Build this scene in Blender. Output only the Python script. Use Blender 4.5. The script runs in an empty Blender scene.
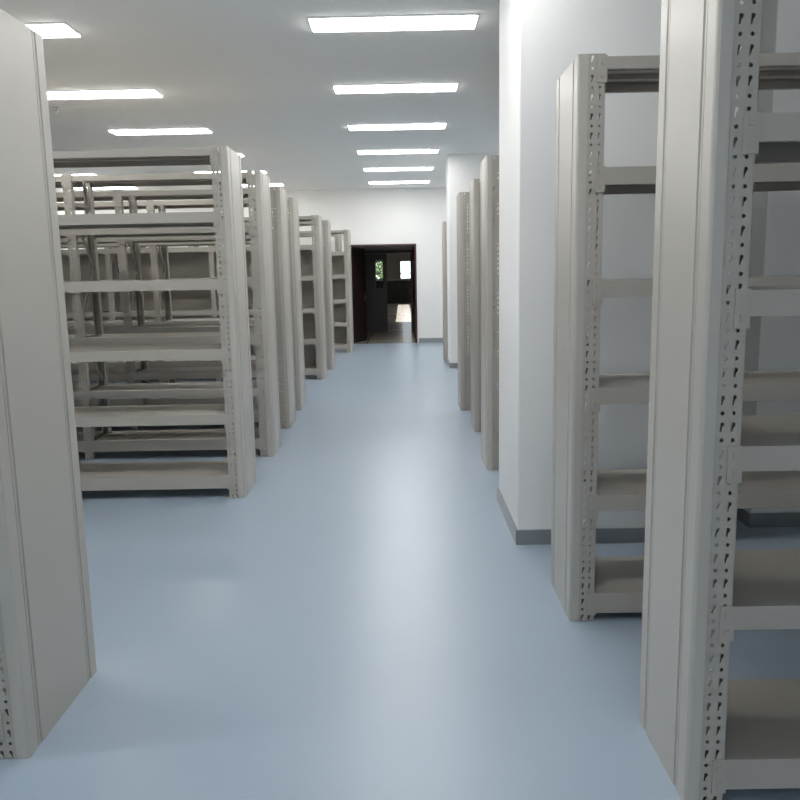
import bpy, bmesh, math, random
from mathutils import Vector, Matrix
from mathutils.geometry import tessellate_polygon
random.seed(5)
sc = bpy.context.scene
C = sc.collection

# ------------------------------------------------------------------ camera
EYE = 1.523
p, yaw, roll = math.radians(9.15), math.radians(0.33), math.radians(1.1)
fwd = Vector((-math.sin(yaw)*math.cos(p), math.cos(yaw)*math.cos(p), -math.sin(p)))
rt = fwd.cross(Vector((0, 0, 1))).normalized()
up = rt.cross(fwd)
r2 = rt*math.cos(roll) - up*math.sin(roll)
u2 = rt*math.sin(roll) + up*math.cos(roll)
cd = bpy.data.cameras.new('camera')
cd.sensor_width = 36.0
cd.lens = 36.0*790/800
cd.clip_start = 0.05
cam = bpy.data.objects.new('camera', cd)
M = Matrix((r2, u2, -fwd)).transposed().to_4x4()
M.translation = Vector((0, 0, EYE))
cam.matrix_world = M
C.objects.link(cam)
sc.camera = cam

# ------------------------------------------------------------------ world, sun, exposure
w = bpy.data.worlds.new('World')
sc.world = w
w.use_nodes = True
bg = w.node_tree.nodes['Background']
bg.inputs[0].default_value = (0.90, 0.96, 1.0, 1)
bg.inputs[1].default_value = 2.2
sd = bpy.data.lights.new('sun', 'SUN')
sd.energy = 12.0
sd.angle = math.radians(0.6)
sun = bpy.data.objects.new('sun', sd)
sun.rotation_euler = (math.radians(6), math.radians(4), 0)
sun.location = (0, 30, 12)
C.objects.link(sun)
PANEL = 22.5            # brightness of the LED ceiling panels
ad = bpy.data.lights.new('fill_behind_camera', 'AREA')   # unseen fill light added to brighten ceiling and rack fronts from behind the camera
ad.shape = 'RECTANGLE'
ad.size, ad.size_y = 8.4, 1.75
ad.energy = 12
ad.color = (0.90, 0.95, 1.0)
al = bpy.data.objects.new('fill_behind_camera', ad)
al.location = (-1.0, -5.25, 1.9)
al.rotation_euler = (math.radians(90), 0, 0)
C.objects.link(al)
sc.view_settings.view_transform = 'Standard'
sc.view_settings.look = 'None'
sc.view_settings.exposure = 0.0
sc.view_settings.gamma = 1.0
sc.view_settings.use_curve_mapping = False
sc.cycles.max_bounces = 10
sc.cycles.diffuse_bounces = 7
sc.cycles.use_denoising = True


# ------------------------------------------------------------------ materials
def mat(name, col, rough=0.5, metal=0.0, spec=0.5, noise=0.0, nscale=6.0, bump=0.0, bscale=60.0, rnoise=0.0):
    m = bpy.data.materials.new(name)
    m.use_nodes = True
    nt = m.node_tree
    b = nt.nodes['Principled BSDF']
    b.inputs['Base Color'].default_value = (*col, 1)
    b.inputs['Roughness'].default_value = rough
    b.inputs['Metallic'].default_value = metal
    b.inputs['Specular IOR Level'].default_value = spec
    tc = nt.nodes.new('ShaderNodeTexCoord')
    if noise > 0:
        n = nt.nodes.new('ShaderNodeTexNoise')
        n.inputs['Scale'].default_value = nscale
        n.inputs['Detail'].default_value = 6
        nt.links.new(tc.outputs['Object'], n.inputs['Vector'])
        r = nt.nodes.new('ShaderNodeValToRGB')
        r.color_ramp.elements[0].position = 0.3
        r.color_ramp.elements[1].position = 0.7
        r.color_ramp.elements[0].color = (*[c*(1-noise) for c in col], 1)
        r.color_ramp.elements[1].color = (*[min(1, c*(1+noise)) for c in col], 1)
        nt.links.new(n.outputs['Fac'], r.inputs['Fac'])
        nt.links.new(r.outputs['Color'], b.inputs['Base Color'])
        if rnoise > 0:
            mr = nt.nodes.new('ShaderNodeMapRange')
            mr.inputs['From Min'].default_value = 0.3
            mr.inputs['From Max'].default_value = 0.7
            mr.inputs['To Min'].default_value = rough-rnoise
            mr.inputs['To Max'].default_value = rough+rnoise
            nt.links.new(n.outputs['Fac'], mr.inputs['Value'])
            nt.links.new(mr.outputs['Result'], b.inputs['Roughness'])
    if bump > 0:
        n2 = nt.nodes.new('ShaderNodeTexNoise')
        n2.inputs['Scale'].default_value = bscale
        n2.inputs['Detail'].default_value = 3
        nt.links.new(tc.outputs['Object'], n2.inputs['Vector'])
        bp = nt.nodes.new('ShaderNodeBump')
        bp.inputs['Strength'].default_value = bump
        bp.inputs['Distance'].default_value = 0.01
        nt.links.new(n2.outputs['Fac'], bp.inputs['Height'])
        nt.links.new(bp.outputs['Normal'], b.inputs['Normal'])
    return m


def emit(name, col, s):
    m = bpy.data.materials.new(name)
    m.use_nodes = True
    b = m.node_tree.nodes['Principled BSDF']
    b.inputs['Base Color'].default_value = (0.8, 0.8, 0.8, 1)
    b.inputs['Emission Color'].default_value = (*col, 1)
    b.inputs['Emission Strength'].default_value = s
    return m


def glass(name):
    m = bpy.data.materials.new(name)
    m.use_nodes = True
    b = m.node_tree.nodes['Principled BSDF']
    b.inputs['Base Color'].default_value = (0.95, 0.97, 0.97, 1)
    b.inputs['Roughness'].default_value = 0.02
    b.inputs['Transmission Weight'].default_value = 1.0
    b.inputs['IOR'].default_value = 1.1
    return m


def tiles(name, c1, c2, rough):
    m = mat(name, c1, rough)
    nt = m.node_tree
    b = nt.nodes['Principled BSDF']
    tc = nt.nodes.new('ShaderNodeTexCoord')
    br = nt.nodes.new('ShaderNodeTexBrick')
    br.offset = 0.0
    br.inputs['Scale'].default_value = 1.0
    br.inputs['Brick Width'].default_value = 0.8
    br.inputs['Row Height'].default_value = 0.8
    br.inputs['Mortar Size'].default_value = 0.008
    br.inputs['Color1'].default_value = (*c1, 1)
    br.inputs['Color2'].default_value = (*c2, 1)
    br.inputs['Mortar'].default_value = (0.08, 0.07, 0.06, 1)
    nt.links.new(tc.outputs['Object'], br.inputs['Vector'])
    nt.links.new(br.outputs['Color'], b.inputs['Base Color'])
    return m


MW = mat('white_wall_paint', (0.84, 0.84, 0.83), 0.75, noise=0.012, nscale=2.0, bump=0.05, bscale=150)
MCE = mat('ceiling_paint', (0.95, 0.95, 0.935), 0.8, noise=0.01, nscale=1.5)
MF = mat('blue_floor', (0.335, 0.412, 0.50), 0.30, noise=0.018, nscale=0.9, bump=0.06, bscale=14, spec=0.45)
MR = mat('rack_paint', (0.385, 0.36, 0.32), 0.42, noise=0.012, nscale=3.0, bump=0.03, bscale=220)
MR2 = mat('rack_panel_paint', (0.455, 0.435, 0.395), 0.36, noise=0.012, nscale=2.0)
MBB = mat('grey_baseboard', (0.30, 0.31, 0.32), 0.28, metal=0.5, noise=0.05, nscale=4)
MDW = mat('dark_brown_wood', (0.022, 0.012, 0.010), 0.35, noise=0.25, nscale=9)
MRW = mat('red_brown_wood', (0.07, 0.022, 0.020), 0.4, noise=0.2, nscale=9)
MST = mat('brushed_steel', (0.45, 0.45, 0.44), 0.3, metal=1.0)
MFR = mat('white_light_frame', (0.85, 0.85, 0.85), 0.5)
ML = emit('led_diffuser', (1.0, 0.985, 0.955), PANEL)
MG = glass('clear_glass')
MT = tiles('beige_tiles', (0.42, 0.38, 0.32), (0.37, 0.33, 0.28), 0.2)
MLW = mat('lobby_wall_paint', (0.5, 0.48, 0.45), 0.7, noise=0.03)
MWF = mat('dark_window_frame', (0.03, 0.035, 0.035), 0.4)
MGR = mat('lawn_green', (0.10, 0.16, 0.05), 0.9, noise=0.3, nscale=3)
MLF = mat('leaf_green', (0.11, 0.17, 0.045), 0.7, noise=0.35, nscale=5)
MBK = mat('bark', (0.09, 0.06, 0.04), 0.9, noise=0.3, nscale=8)
MRU = mat('black_rubber', (0.03, 0.03, 0.03), 0.7)


# ------------------------------------------------------------------ helpers
def link(name, bm, m, parent=None, smooth=False, bevel=0.0):
    me = bpy.data.meshes.new(name)
    bm.normal_update()
    bm.to_mesh(me)
    bm.free()
    me.materials.append(m)
    if smooth:
        for f in me.polygons:
            f.use_smooth = True
    o = bpy.data.objects.new(name, me)
    C.objects.link(o)
    o.parent = parent
    if bevel:
        b = o.modifiers.new('bevel', 'BEVEL')
        b.width = bevel
        b.segments = 2
        b.limit_method = 'ANGLE'
    return o


def box(bm, x0, x1, y0, y1, z0, z1):
    if x1 < x0:
        x0, x1 = x1, x0
    v = [bm.verts.new(c) for c in ((x0, y0, z0), (x1, y0, z0), (x1, y1, z0), (x0, y1, z0),
                                   (x0, y0, z1), (x1, y0, z1), (x1, y1, z1), (x0, y1, z1))]
    for q in ((0, 3, 2, 1), (4, 5, 6, 7), (0, 1, 5, 4), (1, 2, 6, 5), (2, 3, 7, 6), (3, 0, 4, 7)):
        bm.faces.new([v[i] for i in q])


def bar(bm, a, b, wd, th):
    """rectangular bar from a to b (in a y-z plane); th is its x thickness, wd its in-plane width"""
    a, b = Vector(a), Vector(b)
    d = (b-a).normalized()
    s = Vector((1, 0, 0))
    n = d.cross(s).normalized()
    vs = []
    for e in (a, b):
        for i, j in ((-1, -1), (1, -1), (1, 1), (-1, 1)):
            vs.append(bm.verts.new(e + s*i*th/2 + n*j*wd/2))
    for q in ((0, 1, 2, 3), (7, 6, 5, 4), (0, 4, 5, 1), (1, 5, 6, 2), (2, 6, 7, 3), (3, 7, 4, 0)):
        bm.faces.new([vs[i] for i in q])
    bmesh.ops.recalc_face_normals(bm, faces=bm.faces)


def prism(bm, prof, z0, z1):
    lo = [bm.verts.new((x, y, z0)) for x, y in prof]
    hi = [bm.verts.new((x, y, z1)) for x, y in prof]
    n = len(prof)
    bm.faces.new(lo[::-1])
    bm.faces.new(hi)
    for i in range(n):
        j = (i+1) % n
        bm.faces.new((lo[i], lo[j], hi[j], hi[i]))
    bmesh.ops.recalc_face_normals(bm, faces=bm.faces)


def tube(bm, a, b, r, n=12, r2=None):
    a, b = Vector(a), Vector(b)
    d = (b-a).normalized()
    t = Vector((0, 0, 1)) if abs(d.z) < 0.9 else Vector((1, 0, 0))
    u = d.cross(t).normalized()
    v = d.cross(u)
    r2 = r if r2 is None else r2
    A = [bm.verts.new(a + (u*math.cos(2*math.pi*i/n) + v*math.sin(2*math.pi*i/n))*r) for i in range(n)]
    B = [bm.verts.new(b + (u*math.cos(2*math.pi*i/n) + v*math.sin(2*math.pi*i/n))*r2) for i in range(n)]
    fs = [bm.faces.new(A), bm.faces.new(B[::-1])]
    for i in range(n):
        j = (i+1) % n
        fs.append(bm.faces.new((A[j], A[i], B[i], B[j])))
    bmesh.ops.recalc_face_normals(bm, faces=fs)


def struct(name, bm, m, parent=None, bevel=0.0):
    o = link(name, bm, m, parent, bevel=bevel)
    if parent is None:
        o['kind'] = 'structure'
    return o


def sbox(name, m, *a, parent=None, bevel=0.0):
    bm = bmesh.new()
    box(bm, *a)
    return struct(name, bm, m, parent, bevel)


def thing(name, label, cat, loc=(0, 0, 0), group=None):
    o = bpy.data.objects.new(name, None)
    o.empty_display_size = 0.1
    C.objects.link(o)
    o.location = loc
    o['label'] = label
    o['category'] = cat
    if group:
        o['group'] = group
    return o


def dup(root, loc, label):
    r = root.copy()
    C.objects.link(r)
    r.location = loc
    r['label'] = label
    for ch in list(root.children):
        c = ch.copy()
        C.objects.link(c)
        c.parent = r
        for g in list(ch.children):
            d = g.copy()
            C.objects.link(d)
            d.parent = c
    return r


# ------------------------------------------------------------------ room shell
ZC = 3.3
XL, XR, YB, YF = -6.6, 4.6, -5.0, 17.3
DX0, DX1, DH = -1.13, 0.275, 2.10      # doorway in the far wall
sbox('floor', MF, XL-.1, XR+.1, YB-.1, YF, -0.1, 0)
sbox('ceiling', MCE, XL-.1, XR+.1, YB-.1, YF+.2, ZC, ZC+0.15)
sbox('wall_left', MW, XL-.2, XL, YB-.2, YF+.2, 0, ZC)
sbox('wall_right', MW, XR, XR+.2, YB-.2, YF+.2, 0, ZC)
bm = bmesh.new()
box(bm, XL, -5.2, YB-.2, YB, 0, ZC)
box(bm, 3.2, XR, YB-.2, YB, 0, ZC)
box(bm, -5.2, 3.2, YB-.2, YB, 0, 1.0)
box(bm, -5.2, 3.2, YB-.2, YB, 2.8, ZC)
struct('wall_back', bm, MW)
bm = bmesh.new()
for k in range(8):
    x = -5.2+k*1.2
    box(bm, max(-5.2, x-.03), min(3.2, x+.03), YB-.14, YB-.08, 1.0, 2.8)
box(bm, -5.2, 3.2, YB-.14, YB-.08, 1.0, 1.05)
box(bm, -5.2, 3.2, YB-.14, YB-.08, 2.75, 2.8)
struct('window_2', bm, MFR)  # unseen window, added together with the fill light behind it
bm = bmesh.new()
box(bm, XL, DX0, YF, YF+.2, 0, ZC)
box(bm, DX1, XR, YF, YF+.2, 0, ZC)
box(bm, DX0, DX1, YF, YF+.2, DH, ZC)
struct('wall_far', bm, MW)
bm = bmesh.new()
box(bm, XL, DX0-.06, YF-.012, YF, 0, 0.10)
box(bm, DX1+.06, XR, YF-.012, YF, 0, 0.10)
struct('baseboard_far', bm, MBB)
sbox('baseboard_left', MBB, XL, XL+.012, YB, YF-.012, 0, 0.10)
sbox('baseboard_right', MBB, XR-.012, XR, YB, YF-.012, 0, 0.10)


def pillar(n, x0, x1, y0, y1, m=MBB):
    sbox('wall_pillar_' + n, MW, x0, x1, y0, y1, 0, ZC, bevel=0.006)
    bm = bmesh.new()
    t = 0.012
    for a in ((x0-t, x1+t, y0-t, y0), (x0-t, x1+t, y1, y1+t), (x0-t, x0, y0, y1), (x1, x1+t, y0, y1)):
        box(bm, *a, 0, 0.085)
    struct('baseboard_pillar_' + n, bm, m)


pillar('near', 0.622, 1.78, 4.268, 5.14)
pillar('side', 2.03, 3.4, 4.5, 5.14)
pillar('distant', 0.748, 1.9, 12.55, 13.35)

# ------------------------------------------------------------------ doorway, vestibule and lobby
bm = bmesh.new()
box(bm, DX0-.06, DX0, YF-.02, YF+.21, 0, DH)
box(bm, DX1, DX1+.035, YF-.02, YF+.21, 0, DH)
box(bm, DX0-.06, DX1+.035, YF-.02, YF+.21, DH, DH+.035)
struct('trim_1', bm, MRW, bevel=0.004)
VB = 21.1
sbox('floor_lobby', MT, -8, 3, YF, 42.2, -0.1, 0)
sbox('ceiling_vestibule', MLW, DX0, DX1, YF+.2, VB+.1, DH+.005, DH+.10)
sbox('wall_vestibule_left', MDW, DX0-.15, DX0, YF+.21, VB, 0, DH+.1)
sbox('wall_vestibule_right', MRW, DX1, DX1+.15, YF+.21, VB, 0, DH+.1)
sbox('trim_2', MRW, DX0, DX1, VB-.04, VB+.1, DH-.06, DH+.0049)
bm = bmesh.new()
box(bm, -8, DX0-.15, VB-.1, VB+.1, 0, ZC)
box(bm, DX1+.15, 3, VB-.1, VB+.1, 0, ZC)
box(bm, DX0-.15, DX1+.15, VB-.1, VB+.1, DH+.1, ZC)
struct('wall_lobby_front', bm, MLW)
sbox('wall_lobby_left', MLW, -8.2, -8, VB, 42.2, 0, ZC)
sbox('wall_lobby_right', MLW, 3, 3.2, VB, 42.2, 0, ZC)
bm = bmesh.new()                       # ceiling; long unseen slot added to let a sun patch onto the floor
SX0, SX1, SY0, SY1 = 0.0, 0.55, 24.5, 38.0
box(bm, -8.2, SX0, VB-.1, 42.2, ZC, ZC+.15)
box(bm, SX1, 3.2, VB-.1, 42.2, ZC, ZC+.15)
box(bm, SX0, SX1, VB-.1, SY0, ZC, ZC+.15)
box(bm, SX0, SX1, SY1, 42.2, ZC, ZC+.15)
struct('ceiling_lobby', bm, MLW)
# far wall with two windows
WY = 42.0
MP = mat('dark_parapet_paint', (0.05, 0.055, 0.05), 0.4, noise=0.2)
bm = bmesh.new()
WINS = ((-1.55, -0.95), (-0.12, 0.62))
xs = [-8, -1.55, -.95, -.12, .62, 3]
for i in (0, 2, 4):
    box(bm, xs[i], xs[i+1], WY, WY+.2, 1.18, ZC)
for a, b in WINS:
    box(bm, a, b, WY, WY+.2, 2.15, ZC)
struct('wall_lobby_far', bm, MLW)
sbox('wall_lobby_parapet', MP, -8, 3, WY-.05, WY+.2, 0, 1.12)
sbox('trim_3', MFR, -8, 3, WY-.08, WY+.2, 1.12, 1.18)
for i, (a, b) in enumerate(WINS):
    bm = bmesh.new()
    for q in ((a, a+.04, 1.18, 2.15), (b-.04, b, 1.18, 2.15), (a+.04, b-.04, 1.18, 1.22), (a+.04, b-.04, 2.11, 2.15),
              (a+.04, b-.04, 1.48, 1.51)):
        box(bm, q[0], q[1], WY+.04, WY+.12, q[2], q[3])
    win = struct('window_%d' % (3+i), bm, MWF)
    bm = bmesh.new()
    box(bm, a+.04, b-.04, WY+.07, WY+.08, 1.22, 2.11)
    link('window_glass', bm, MG, win)


def door_leaf(name, wd, ht, loc, rz, window=None, handle=True):
    """hinge on the local origin, leaf along +x"""
    th = 0.045
    bm = bmesh.new()
    if window:
        x0, x1, z0, z1 = window
        box(bm, 0, x0, 0, th, 0, ht)
        box(bm, x1, wd, 0, th, 0, ht)
        box(bm, x0, x1, 0, th, 0, z0)
        box(bm, x0, x1, 0, th, z1, ht)
    else:
        box(bm, 0, wd, 0, th, 0, ht)
    o = struct(name, bm, MDW)
    o.location = loc
    o.rotation_euler.z = rz
    if window:
        bm = bmesh.new()
        box(bm, x0, x1, th*.4, th*.6, z0, z1)
        link('window_pane', bm, MG, o)
        bm = bmesh.new()
        for f in (-.006, th):
            box(bm, x0-.02, x0, f, f+.006, z0-.02, z1+.02)
            box(bm, x1, x1+.02, f, f+.006, z0-.02, z1+.02)
            box(bm, x0, x1, f, f+.006, z0-.02, z0)
            box(bm, x0, x1, f, f+.006, z1, z1+.02)
        link('window_bead', bm, MRW, o)
    if not handle:
        return o
    bm = bmesh.new()
    for s, y in ((-1, 0), (1, th)):
        a = Vector((wd-.07, y, 1.0))
        box(bm, wd-.09, wd-.05, min(y, y+s*.006), max(y, y+s*.006), 0.90, 1.10)
        tube(bm, a, a+Vector((0, s*.05, 0)), .009)
        tube(bm, a+Vector((.009, s*.05, 0)), a+Vector((-.12, s*.05, 0)), .009)
    h = link('door_handle', bm, MST, o)
    h['label'] = 'steel lever handle'
    return o


door_leaf('door_1', 0.74, DH-.02, (DX0+.06, YF+.215, 0), math.radians(72))
door_leaf('door_2', 0.72, DH-.07, (DX0+.005, VB, 0), 0, window=(0.43, 0.615, 1.13, 1.87), handle=False)
door_leaf('door_3', 0.66, DH-.07, (DX1-.01, VB+.12, 0), math.radians(86))

# outside
sbox('ground', MGR, -40, 40, 42.3, 90, -0.3, -0.15)
for i, (tx, ty, s, lab) in enumerate(((-2.9, 47, 1.0, 'leafy tree outside the lobby windows, leftmost of the three'),
                                      (-1.0, 46, 0.9, 'leafy tree outside the lobby windows, seen through the glass slot of the door'),
                                      (1.35, 45.2, 0.8, 'leafy tree outside the lobby window at the right of the doorway'))):
    t = thing('garden_tree', lab, 'tree', (tx, ty, -0.15), 'trees outside the lobby windows')
    bm = bmesh.new()
    tube(bm, (0, 0, 0), (0.05, 0, 1.7*s), .09*s, 10, .05*s)
    for k in range(5):
        a = k*1.3
        tube(bm, (0.04, 0, (1.1+.1*k)*s), (math.cos(a)*.5*s, math.sin(a)*.5*s, (1.7+.15*k)*s), .035*s, 7, .012)
    link('trunk', bm, MBK, t)
    bm = bmesh.new()
    rnd = random.Random(i+2)
    for k in range(900):
        th, ph, r = rnd.uniform(0, 6.28), rnd.uniform(-1.2, 1.57), rnd.uniform(.35, 1.0)
        c = Vector((math.cos(th)*math.cos(ph)*r, math.sin(th)*math.cos(ph)*r, 2.0+math.sin(ph)*r*.9))*s
        u = Vector((rnd.gauss(0, 1), rnd.gauss(0, 1), rnd.gauss(0, 1))).normalized()
        v = u.orthogonal().normalized()
        L = .11*s
        q = [c-u*L, c+v*L*.45+Vector((0, 0, .01)), c+u*L, c-v*L*.45+Vector((0, 0, .01))]
        bm.faces.new([bm.verts.new(a) for a in q])
    link('foliage', bm, MLF, t)
# ------------------------------------------------------------------ ceiling lights


def make_light():
    t = thing('ceiling_light', '', 'ceiling light', (0, 0, ZC), 'flush led ceiling panels')
    L, W = 1.2, 0.30
    bm = bmesh.new()
    for a in ((-L/2, L/2, -W/2, -W/2+.012), (-L/2, L/2, W/2-.012, W/2), (-L/2, -L/2+.012, -W/2+.012, W/2-.012),
              (L/2-.012, L/2, -W/2+.012, W/2-.012)):
        box(bm, *a, -.010, 0)
    link('frame', bm, MFR, t)
    bm = bmesh.new()
    box(bm, -L/2+.012, L/2-.012, -W/2+.012, W/2-.012, -.018, -.001)
    link('diffuser', bm, ML, t)
    return t


ordn = ['nearest', 'second nearest', 'third', 'fourth', 'fifth', 'sixth', 'seventh', 'eighth', 'ninth', 'tenth']
first = None
for cx, nm in ((-5.85, 'leftmost row'), (-2.93, 'row above the left racks'), (-0.03, 'row above the aisle'),
               (2.9, 'row above the right racks')):
    ys = [2.05, 4.05, 6.03, 8.05, 10.1, 12.12, 14.1, 16.13]
    for k, y in enumerate(ys):
        if (cx < -5 and k < 6) or (cx > 2 and k < 5):
            continue                    # no lit panels there: those corners are dim
        lab = 'long ceiling light panel, %s from the far wall in the %s' % (
            ['first', 'second', 'third', 'fourth', 'fifth', 'sixth', 'seventh', 'eighth', 'ninth', 'tenth'][len(ys)-1-k], nm)
        if first is None:
            first = make_light()
            first.location = (cx, y, ZC)
            first['label'] = lab
        else:
            dup(first, (cx, y, ZC), lab)

# sprinkler head on the ceiling
t = thing('fire_sprinkler', 'small sprinkler head on the ceiling between two left ceiling lights', 'sprinkler', (-3.6, 8.65, ZC))
bm = bmesh.new()
tube(bm, (0, 0, -.006), (0, 0, 0), .035, 16)
link('escutcheon', bm, MST, t)
bm = bmesh.new()
tube(bm, (0, 0, -.03), (0, 0, -.006), .010, 10)
tube(bm, (-.012, 0, -.03), (-.012, 0, -.055), .002, 6)
tube(bm, (.012, 0, -.03), (.012, 0, -.055), .002, 6)
tube(bm, (0, 0, -.058), (0, 0, -.055), .018, 12)
link('sprinkler_body', bm, MST, t)

# ------------------------------------------------------------------ shelving racks
PW = 0.068      # upright face width
TP = 0.040      # end panel thickness
HR = 2.355
ROUND = [(0.0056*math.cos(i*math.pi/4), 0.0056*math.sin(i*math.pi/4)) for i in range(8)]
KEY = [(.0005+.0056*math.cos(math.radians(a)), .0065+.0056*math.sin(math.radians(a))) for a in (-20, 25, 70, 115, 160, 205)] + [(-.0055, -.004), (-.0055, -.0135), (-.0015, -.0135), (.000, -.004)]
PITCH = 0.0725
SLOT = PITCH/2


def holed(bm, x0, x1, y, z0, z1, ydir, sx):
    """sheet face with two columns of alternating round holes and key slots"""
    cw = (x1-x0)/2
    n = int(round((z1-z0)/SLOT))
    hgt = (z1-z0)/n
    for c in range(2):
        cx = x0+cw*(c+.5)
        off = (0.0 if (c == 0) == (sx > 0) else -.14*cw)*(1 if sx > 0 else -1)
        for k in range(n):
            cz = z0+hgt*(k+.5)
            hole = ROUND if k % 2 else KEY
            sgn = 1 if sx > 0 else -1
            pts_h = [(cx+off*1.0+a*sgn, cz+b) for a, b in hole]
            pts_o = [(cx-cw/2, cz-hgt/2), (cx+cw/2, cz-hgt/2), (cx+cw/2, cz+hgt/2), (cx-cw/2, cz+hgt/2)]
            tri = tessellate_polygon([[Vector((a, b, 0)) for a, b in pts_o], [Vector((a, b, 0)) for a, b in pts_h]])
            allp = pts_o+pts_h
            vs = [bm.verts.new((a, y, b)) for a, b in allp]
            for t3 in tri:
                bm.faces.new([vs[i] for i in t3])
            back = [bm.verts.new((a, y+ydir*.0025, b)) for a, b in pts_h]
            m = len(back)
            for i in range(m):
                j = (i+1) % m
                bm.faces.new((vs[4+i], vs[4+j], back[j], back[i]))


def upright_mesh(sx, facing):
    """C section; local x from 0 to sx*PW, holed face on y=0, facing -1 opens to +y"""
    bm = bmesh.new()
    xa, xb = (0, PW) if sx > 0 else (-PW, 0)
    d = .05*(-facing)
    holed(bm, xa, xb, 0, 0.0, HR, -facing, sx)
    for x, e in ((xa, .002), (xb, -.002)):
        ya, yb = sorted((0, d))
        box(bm, min(x, x+e), max(x, x+e), ya, yb, 0, HR)
        ya, yb = sorted((d, d+.002*(-facing)))
        box(bm, min(x, x+e*6), max(x, x+e*6), ya, yb, 0, HR)
    # foot plate
    ya, yb = sorted((0, d))
    box(bm, xa, xb, ya, yb, 0, .004)
    me = bpy.data.meshes.new('upright')
    bm.to_mesh(me)
    bm.free()
    me.materials.append(MR)
    return me


UP = {(s, f): upright_mesh(s, f) for s in (1, -1) for f in (1, -1)}


def place(name, me, parent, loc):
    o = bpy.data.objects.new(name, me)
    C.objects.link(o)
    o.parent = parent
    o.location = loc
    return o


_cache = {}


def shelf_mesh(x0, x1, D, sx, H=.068):
    k = ('s', round(x0, 3), round(x1, 3), D, sx, H)
    if k in _cache:
        return _cache[k]
    bm = bmesh.new()
    a, b = x0*sx, x1*sx
    box(bm, a, b, .004, D-.004, -.003, 0)
    box(bm, a, b, .004, .007, -H, -.003)
    box(bm, a, b, D-.007, D-.004, -H, -.003)
    box(bm, a, b, .007, .024, -H, -H+.003)
    box(bm, a, b, D-.024, D-.007, -H, -H+.003)
    n = 2
    for i in range(n):                  # hat-section stiffeners under the tray
        yc = D*(i+1)/(n+1)
        box(bm, a+.01*sx, b-.01*sx, yc-.02, yc+.02, -.025, -.003)
    me = bpy.data.meshes.new('shelf')
    bm.to_mesh(me)
    bm.free()
    me.materials.append(MR)
    _cache[k] = me
    return me


def bracket_mesh(sx):
    k = ('b', sx)
    if k in _cache:
        return _cache[k]
    bm = bmesh.new()
    a, b = 0, .040*sx
    lo, hi = min(a, b), max(a, b)
    box(bm, lo, hi, -.005, -.0008, -.098, .004)
    c = (lo+hi)/2
    for z in (-.022, -.072):            # two raised hooks
        box(bm, c-.006, c+.006, -.009, -.005, z-.009, z+.009)
    me = bpy.data.meshes.new('bracket')
    bm.to_mesh(me)
    bm.free()
    me.materials.append(MR)
    _cache[k] = me
    return me


def panel_mesh(D, sx):
    g = .010
    half = [(TP, 0), (.010, 0), (.003, .003), (0, .010), (0, .066), (g, .069), (g, .073), (.002, .076), (.002, .086), (g, .089), (g, .093), (0, .096)]
    prof = half + [(x, D-y) for x, y in reversed(half)]
    bm = bmesh.new()
    prism(bm, [(x*sx, y) for x, y in prof], 0, HR)
    me = bpy.data.meshes.new('end_panel')
    bm.normal_update()
    bm.to_mesh(me)
    bm.free()
    me.materials.append(MR2)
    return me


LEV = [2.345, 1.942, 1.503, 1.036, .588, .160]
LEVR = [2.345, 1.925, 1.475, 1.03, .565, .125]


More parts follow.
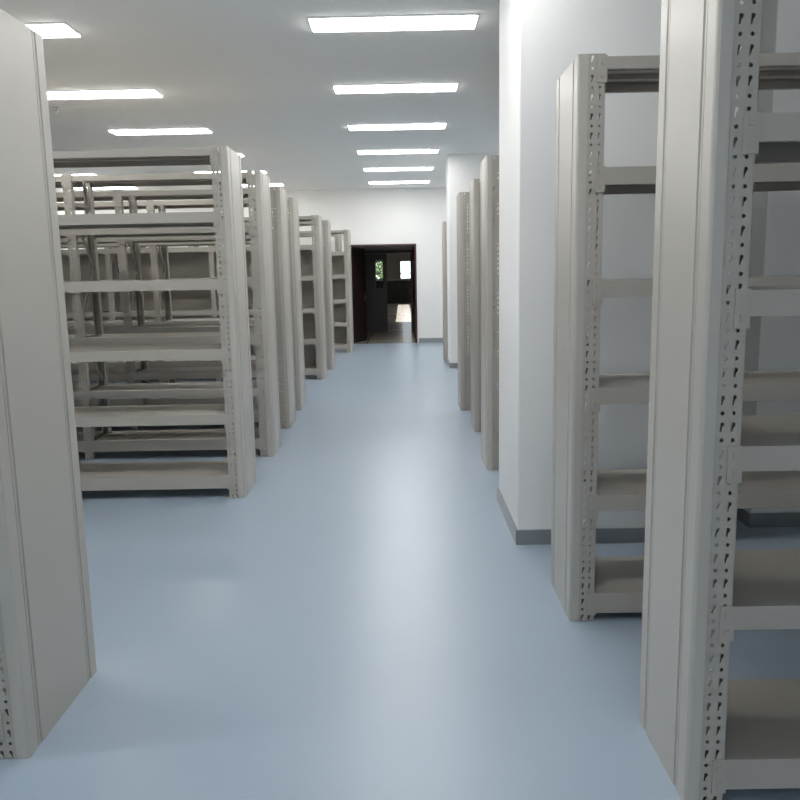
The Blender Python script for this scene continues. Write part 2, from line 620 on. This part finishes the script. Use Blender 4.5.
def make_rack(sx, D, bays, levels, label, loc, bay=1.49):
    t = thing('shelving_rack', label, 'shelf', loc, 'metal archive shelving racks')
    pm = _cache.setdefault(('p', D, sx), panel_mesh(D, sx))
    place('end_panel', pm, t, (0, 0, 0))
    fx = [TP + i*bay for i in range(bays+1)]
    for x in fx:
        place('upright', UP[(sx, -1)], t, (x*sx, 0, 0))
        place('upright', UP[(sx, 1)], t, (x*sx, D, 0))
    kb = ('br', D)
    if kb not in _cache:
        bm = bmesh.new()
        y0, y1 = .03, D-.03
        z = .12
        up_ = True
        while z < 1.65:
            bar(bm, (0, y0 if up_ else y1, z), (0, y1 if up_ else y0, z+.50), .028, .012)
            up_ = not up_
            z += .50
        for zz in (.10, 2.13):
            bar(bm, (0, y0, zz), (0, y1, zz), .028, .012)
        me = bpy.data.meshes.new('cross_brace')
        bm.to_mesh(me)
        bm.free()
        me.materials.append(MR)
        _cache[kb] = me
    for x in fx:
        place('cross_brace', _cache[kb], t, ((x+PW*.5)*sx, 0, 0))
    for i in range(bays):
        a, b = fx[i]+PW+.001, fx[i+1]-.001
        for z in levels:
            s = place('shelf', shelf_mesh(a, b, D, sx, .046 if z == levels[0] else .092 if z == levels[-1] else .068), t, (0, 0, z))
            zz = min(0, HR-z-.006)
            place('bracket', bracket_mesh(sx), s, ((fx[i]+PW-.034)*sx, 0, zz))
            place('bracket', bracket_mesh(sx), s, ((fx[i+1]-.006)*sx, 0, zz))
    return t


# right side of the aisle
r1 = make_rack(1, .45, 2, [2.345, 1.898, 1.462, 1.05, .60, .14],
               'closest metal shelving rack on the right, perforated upright towards the right edge', (0.78, 2.05, 0))
r0 = make_rack(1, .45, 2, LEVR, 'pale grey shelving rack on the right just in front of the white pillar', (0.705, 3.27, 0))
dup(r0, (0.628, 5.96, 0), 'grey shelving rack directly behind the near white pillar on the right of the aisle')
dup(r0, (0.668, 7.44, 0), 'thin visible grey shelving rack on the right, second beyond the near white pillar')
dup(r0, (0.622, 8.63, 0), 'grey shelving rack on the right, third beyond the near white pillar')
dup(r0, (0.70, 13.5, 0), 'narrow sliver of grey shelving rack behind the distant white pillar on the right')

# left side of the aisle
l0 = make_rack(-1, .58, 1, LEV, 'closest shelving rack on the left, its broad plain end panel filling the left edge', (-1.229, 2.325, 0))
l1 = make_rack(-1, .46, 3, LEV, 'wide pale grey shelving rack whose six empty shelves face the viewer on the left', (-1.120, 5.31, 0))
for x, y, lab in ((-1.125, 6.55, 'grey rack on the left directly behind the wide one with open shelves'),
                  (-1.153, 7.78, 'grey rack on the left, second behind the wide one with open shelves'),
                  (-1.175, 8.84, 'grey rack on the left, third behind the wide open one, before a gap'),
                  (-1.175, 11.52, 'grey rack on the left just past the gap, a strip of shelves showing'),
                  (-1.145, 12.62, 'slim rack end on the left between two racks whose shelf ends show'),
                  (-1.0, 15.40, 'farthest clearly seen rack on the left, beside the brown doorway')):
    r = dup(l1, (x, y, 0), lab)
    if 'strip' in lab or 'farthest' in lab:      # these racks are closed by sheet backs below their second shelf
        for i in range(3):
            bm = bmesh.new()
            a, b = -(TP+PW+i*1.49+.003), -(TP+(i+1)*1.49-.003)
            box(bm, a, b, .4605, .4625, .10, 1.93)
            link('back_panel', bm, MR, r)
dup(l1, (-1.26, 16.5, 0), 'rack closest to the far wall, seen through the shelves left of the doorway')
